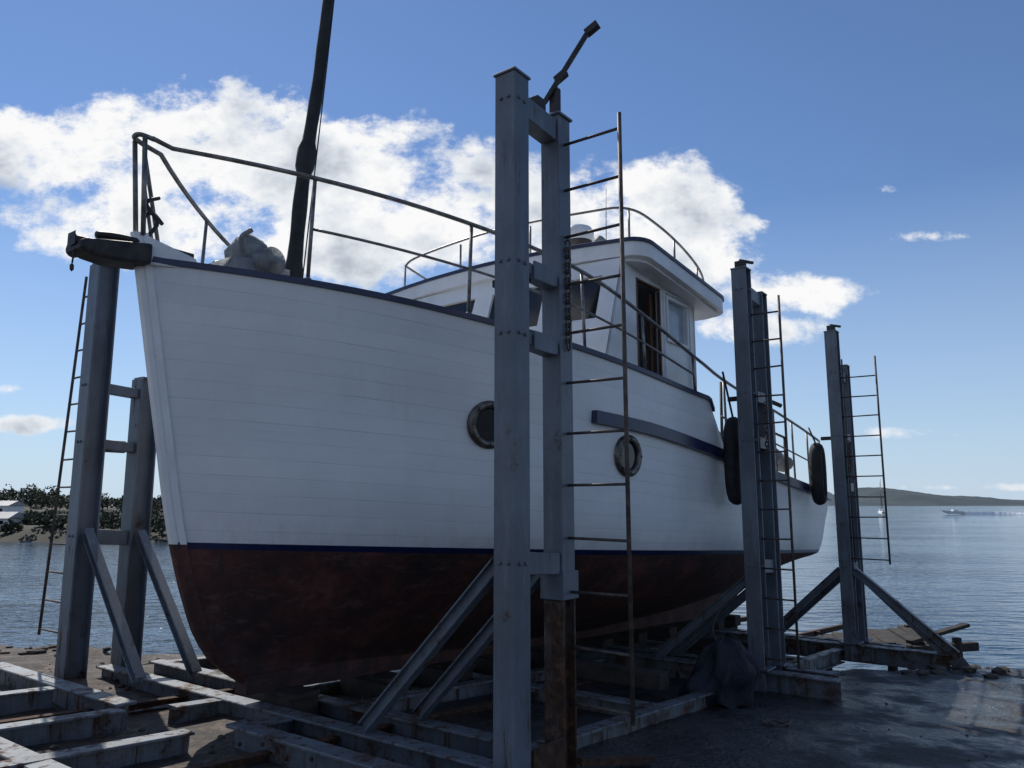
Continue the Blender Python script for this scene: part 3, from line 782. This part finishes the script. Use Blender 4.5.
mb=MB();mb.add([(bx-3,by-.9,WZ+.1),(bx-3,by+.9,WZ+.1),(bx+1,by+.9,WZ+.2),(bx+3,by,WZ+.8),(bx+1,by-.9,WZ+.2),(bx-3,by-1,WZ+.9),(bx-3,by+1,WZ+.9),(bx+1,by+1,WZ+1),(bx+3.3,by,WZ+1.3),(bx+1,by-1,WZ+1)],[(0,4,9,5),(4,3,8,9),(3,2,7,8),(2,1,6,7),(1,0,5,6),(5,9,8,7,6),(0,1,2,3,4)])
vv=[Vector((2*bx-q.x,q.y,q.z)) for q in mb.v];mb.v=vv
mb.box((bx+.6,by,WZ+1.2),Vector((.7,0,0)),Vector((0,.6,0)),UP*.25);mb.out('hull_and_cabin',M_white2,sb)
v=[];f=[];
for i in range(50):
    k=i/49;X=bx+2.5+34*k;w=.5+1.8*k
    v+=[(X,by-w,WZ+.02),(X,by-w*.4,WZ+.65*(1-.5*k)+.3*random.random()),(X,by+w*.4,WZ+.5*(1-.5*k)+.2*random.random()),(X,by+w,WZ+.02)]
for i in range(49):
    for k in range(3): f.append((i*4+k,i*4+k+1,i*4+k+5,i*4+k+4))
mk('wake_foam',v,f,mottled('white_foam',(.78,.8,.82),(.9,.92,.94),2,.8,.2),sb)

# ------------------------------------------------------------------ SUN + SKY
AZ=R(-30);EL=R(48)
sd=Vector((math.sin(AZ)*math.cos(EL),math.cos(AZ)*math.cos(EL),math.sin(EL)))
sl=bpy.data.lights.new('sun','SUN');sl.energy=4.4;sl.angle=R(.5);sl.color=(1,.95,.87)
so=bpy.data.objects.new('sun',sl);COL.objects.link(so);so.rotation_mode='QUATERNION';so.rotation_quaternion=sd.to_track_quat('Z','Y')
w=bpy.data.worlds.new('World');scene.world=w;w.use_nodes=True;nt=w.node_tree;bg=nt.nodes['Background']
sky=nt.nodes.new('ShaderNodeTexSky');sky.sky_type='NISHITA';sky.sun_disc=False;sky.sun_elevation=EL;sky.sun_rotation=AZ;sky.altitude=0;sky.air_density=1;sky.dust_density=.05;sky.ozone_density=2.5
tc=nt.nodes.new('ShaderNodeTexCoord');sp=nt.nodes.new('ShaderNodeSeparateXYZ');nt.links.new(tc.outputs['Generated'],sp.inputs[0])
yy_=mth(nt,'MAXIMUM',sp.outputs[1],.12)
U=mth(nt,'DIVIDE',sp.outputs[0],yy_);W=mth(nt,'DIVIDE',sp.outputs[2],yy_)
cv=nt.nodes.new('ShaderNodeCombineXYZ');nt.links.new(U,cv.inputs[0]);nt.links.new(mth(nt,'MULTIPLY',W,1.35),cv.inputs[1])
blobs=[(-.66,.50,.16,.09,0),(-.47,.485,.26,.125,0),(-.24,.445,.22,.10,0),(-.05,.40,.20,.10,0),(.16,.405,.14,.085,0),(.25,.365,.10,.05,0),(.386,.285,.13,.04,.1),(.30,.235,.13,.03,.2),(-.50,.375,.26,.07,0),(-.2,.35,.26,.07,0),(.15,.33,.22,.07,0),
(.56,.361,.075,.016,.55),(.50,.425,.08,.014,.6),(.44,.40,.05,.01,.65),(.30,.475,.06,.012,.8),(-.63,.103,.09,.016,.35),(-.68,.15,.05,.012,.4),(.465,.09,.14,.016,.5),(.66,.022,.3,.008,.45),(-1.2,.3,.3,.1,0),(1.1,.35,.3,.08,0)]
acc=None
for cx,cy,ax,ay,dn in blobs:
    a=mth(nt,'MULTIPLY_ADD',U,1/ax,-cx/ax);b_=mth(nt,'MULTIPLY_ADD',W,1/ay,-cy/ay)
    vv=mth(nt,'SUBTRACT',mth(nt,'MULTIPLY_ADD',a,mth(nt,'MULTIPLY',a,-1),1-dn),mth(nt,'MULTIPLY',b_,b_))
    acc=vv if acc is None else mth(nt,'SMOOTH_MAX',acc,vv,.3)
acc=mth(nt,'MAXIMUM',acc,-1.6)
n1=noi(nt,5.5,9,.64,vec=cv.outputs[0])
# the same field a little toward the sun: difference gives lit crowns and grey undersides
of=N(nt,'ShaderNodeVectorMath',operation='ADD');nt.links.new(cv.outputs[0],of.inputs[0]);of.inputs[1].default_value=(-.012,.045,0)
n3=noi(nt,5.5,5,.6,vec=of.outputs[0]);n2=noi(nt,3.0,3,.55,vec=cv.outputs[0])
fld=mth(nt,'ADD',mth(nt,'MULTIPLY',acc,.62),mth(nt,'MULTIPLY',mth(nt,'SUBTRACT',n1,.53),3.2))
front=mth(nt,'GREATER_THAN',sp.outputs[1],.125)
al=N(nt,'ShaderNodeMapRange',interpolation_type='SMOOTHSTEP');al.inputs[1].default_value=.0;al.inputs[2].default_value=.42;nt.links.new(fld,al.inputs[0])
alpha=mth(nt,'MULTIPLY',al.outputs[0],front)
nb=noi(nt,2.2,5,.6,vec=tc.outputs['Generated'],map_scale=(1,1,2.2))  # unseen clouds behind the camera, added to shape the ambient light
ab=N(nt,'ShaderNodeMapRange',interpolation_type='SMOOTHSTEP');ab.inputs[1].default_value=.52;ab.inputs[2].default_value=.66;nt.links.new(nb,ab.inputs[0])
back=N(nt,'ShaderNodeMapRange');back.inputs[1].default_value=.05;back.inputs[2].default_value=-.25;back.inputs[3].default_value=0;back.inputs[4].default_value=1;nt.links.new(sp.outputs[1],back.inputs[0])
up=N(nt,'ShaderNodeMapRange');up.inputs[1].default_value=.0;up.inputs[2].default_value=.08;nt.links.new(sp.outputs[2],up.inputs[0])
alpha=mth(nt,'MAXIMUM',alpha,mth(nt,'MULTIPLY',mth(nt,'MULTIPLY',ab.outputs[0],back.outputs[0]),up.outputs[0]))
thick=mth(nt,'ADD',mth(nt,'MULTIPLY',fld,.42),mth(nt,'MULTIPLY',mth(nt,'SUBTRACT',n3,.5),2.0))
thick=mth(nt,'ADD',thick,mth(nt,'MULTIPLY',mth(nt,'SUBTRACT',n2,.5),1.2))
cc=ramp(nt,thick,[(.12,(1.0,1.0,1.0)),(.32,(.80,.84,.89)),(.58,(.50,.55,.63)),(.9,(.34,.39,.47))])
sc_=N(nt,'ShaderNodeVectorMath',operation='SCALE');sc_.inputs[3].default_value=9.6;nt.links.new(cc,sc_.inputs[0])
tint=N(nt,'ShaderNodeVectorMath',operation='MULTIPLY');nt.links.new(sky.outputs[0],tint.inputs[0]);tint.inputs[1].default_value=(.80,.90,1.06)
hz=ramp(nt,sp.outputs[2],[(.0,.85),(.10,.5),(.36,0.0)])
skyc=mix(nt,hz,tint.outputs[0],(5.0,6.4,8.2))
res=mix(nt,alpha,skyc,sc_.outputs[0])
nt.links.new(res,bg.inputs[0]);bg.inputs[1].default_value=.1

# ------------------------------------------------------------------ CAMERA
cam=bpy.data.cameras.new('camera');co=bpy.data.objects.new('camera',cam);COL.objects.link(co)
co.location=(0,0,1.6);co.rotation_euler=(R(98.9),0,0);cam.sensor_width=36;cam.lens=27.07;cam.clip_end=30000;cam.clip_start=.05
scene.camera=co
scene.view_settings.view_transform='Standard';scene.view_settings.look='None';scene.view_settings.exposure=0
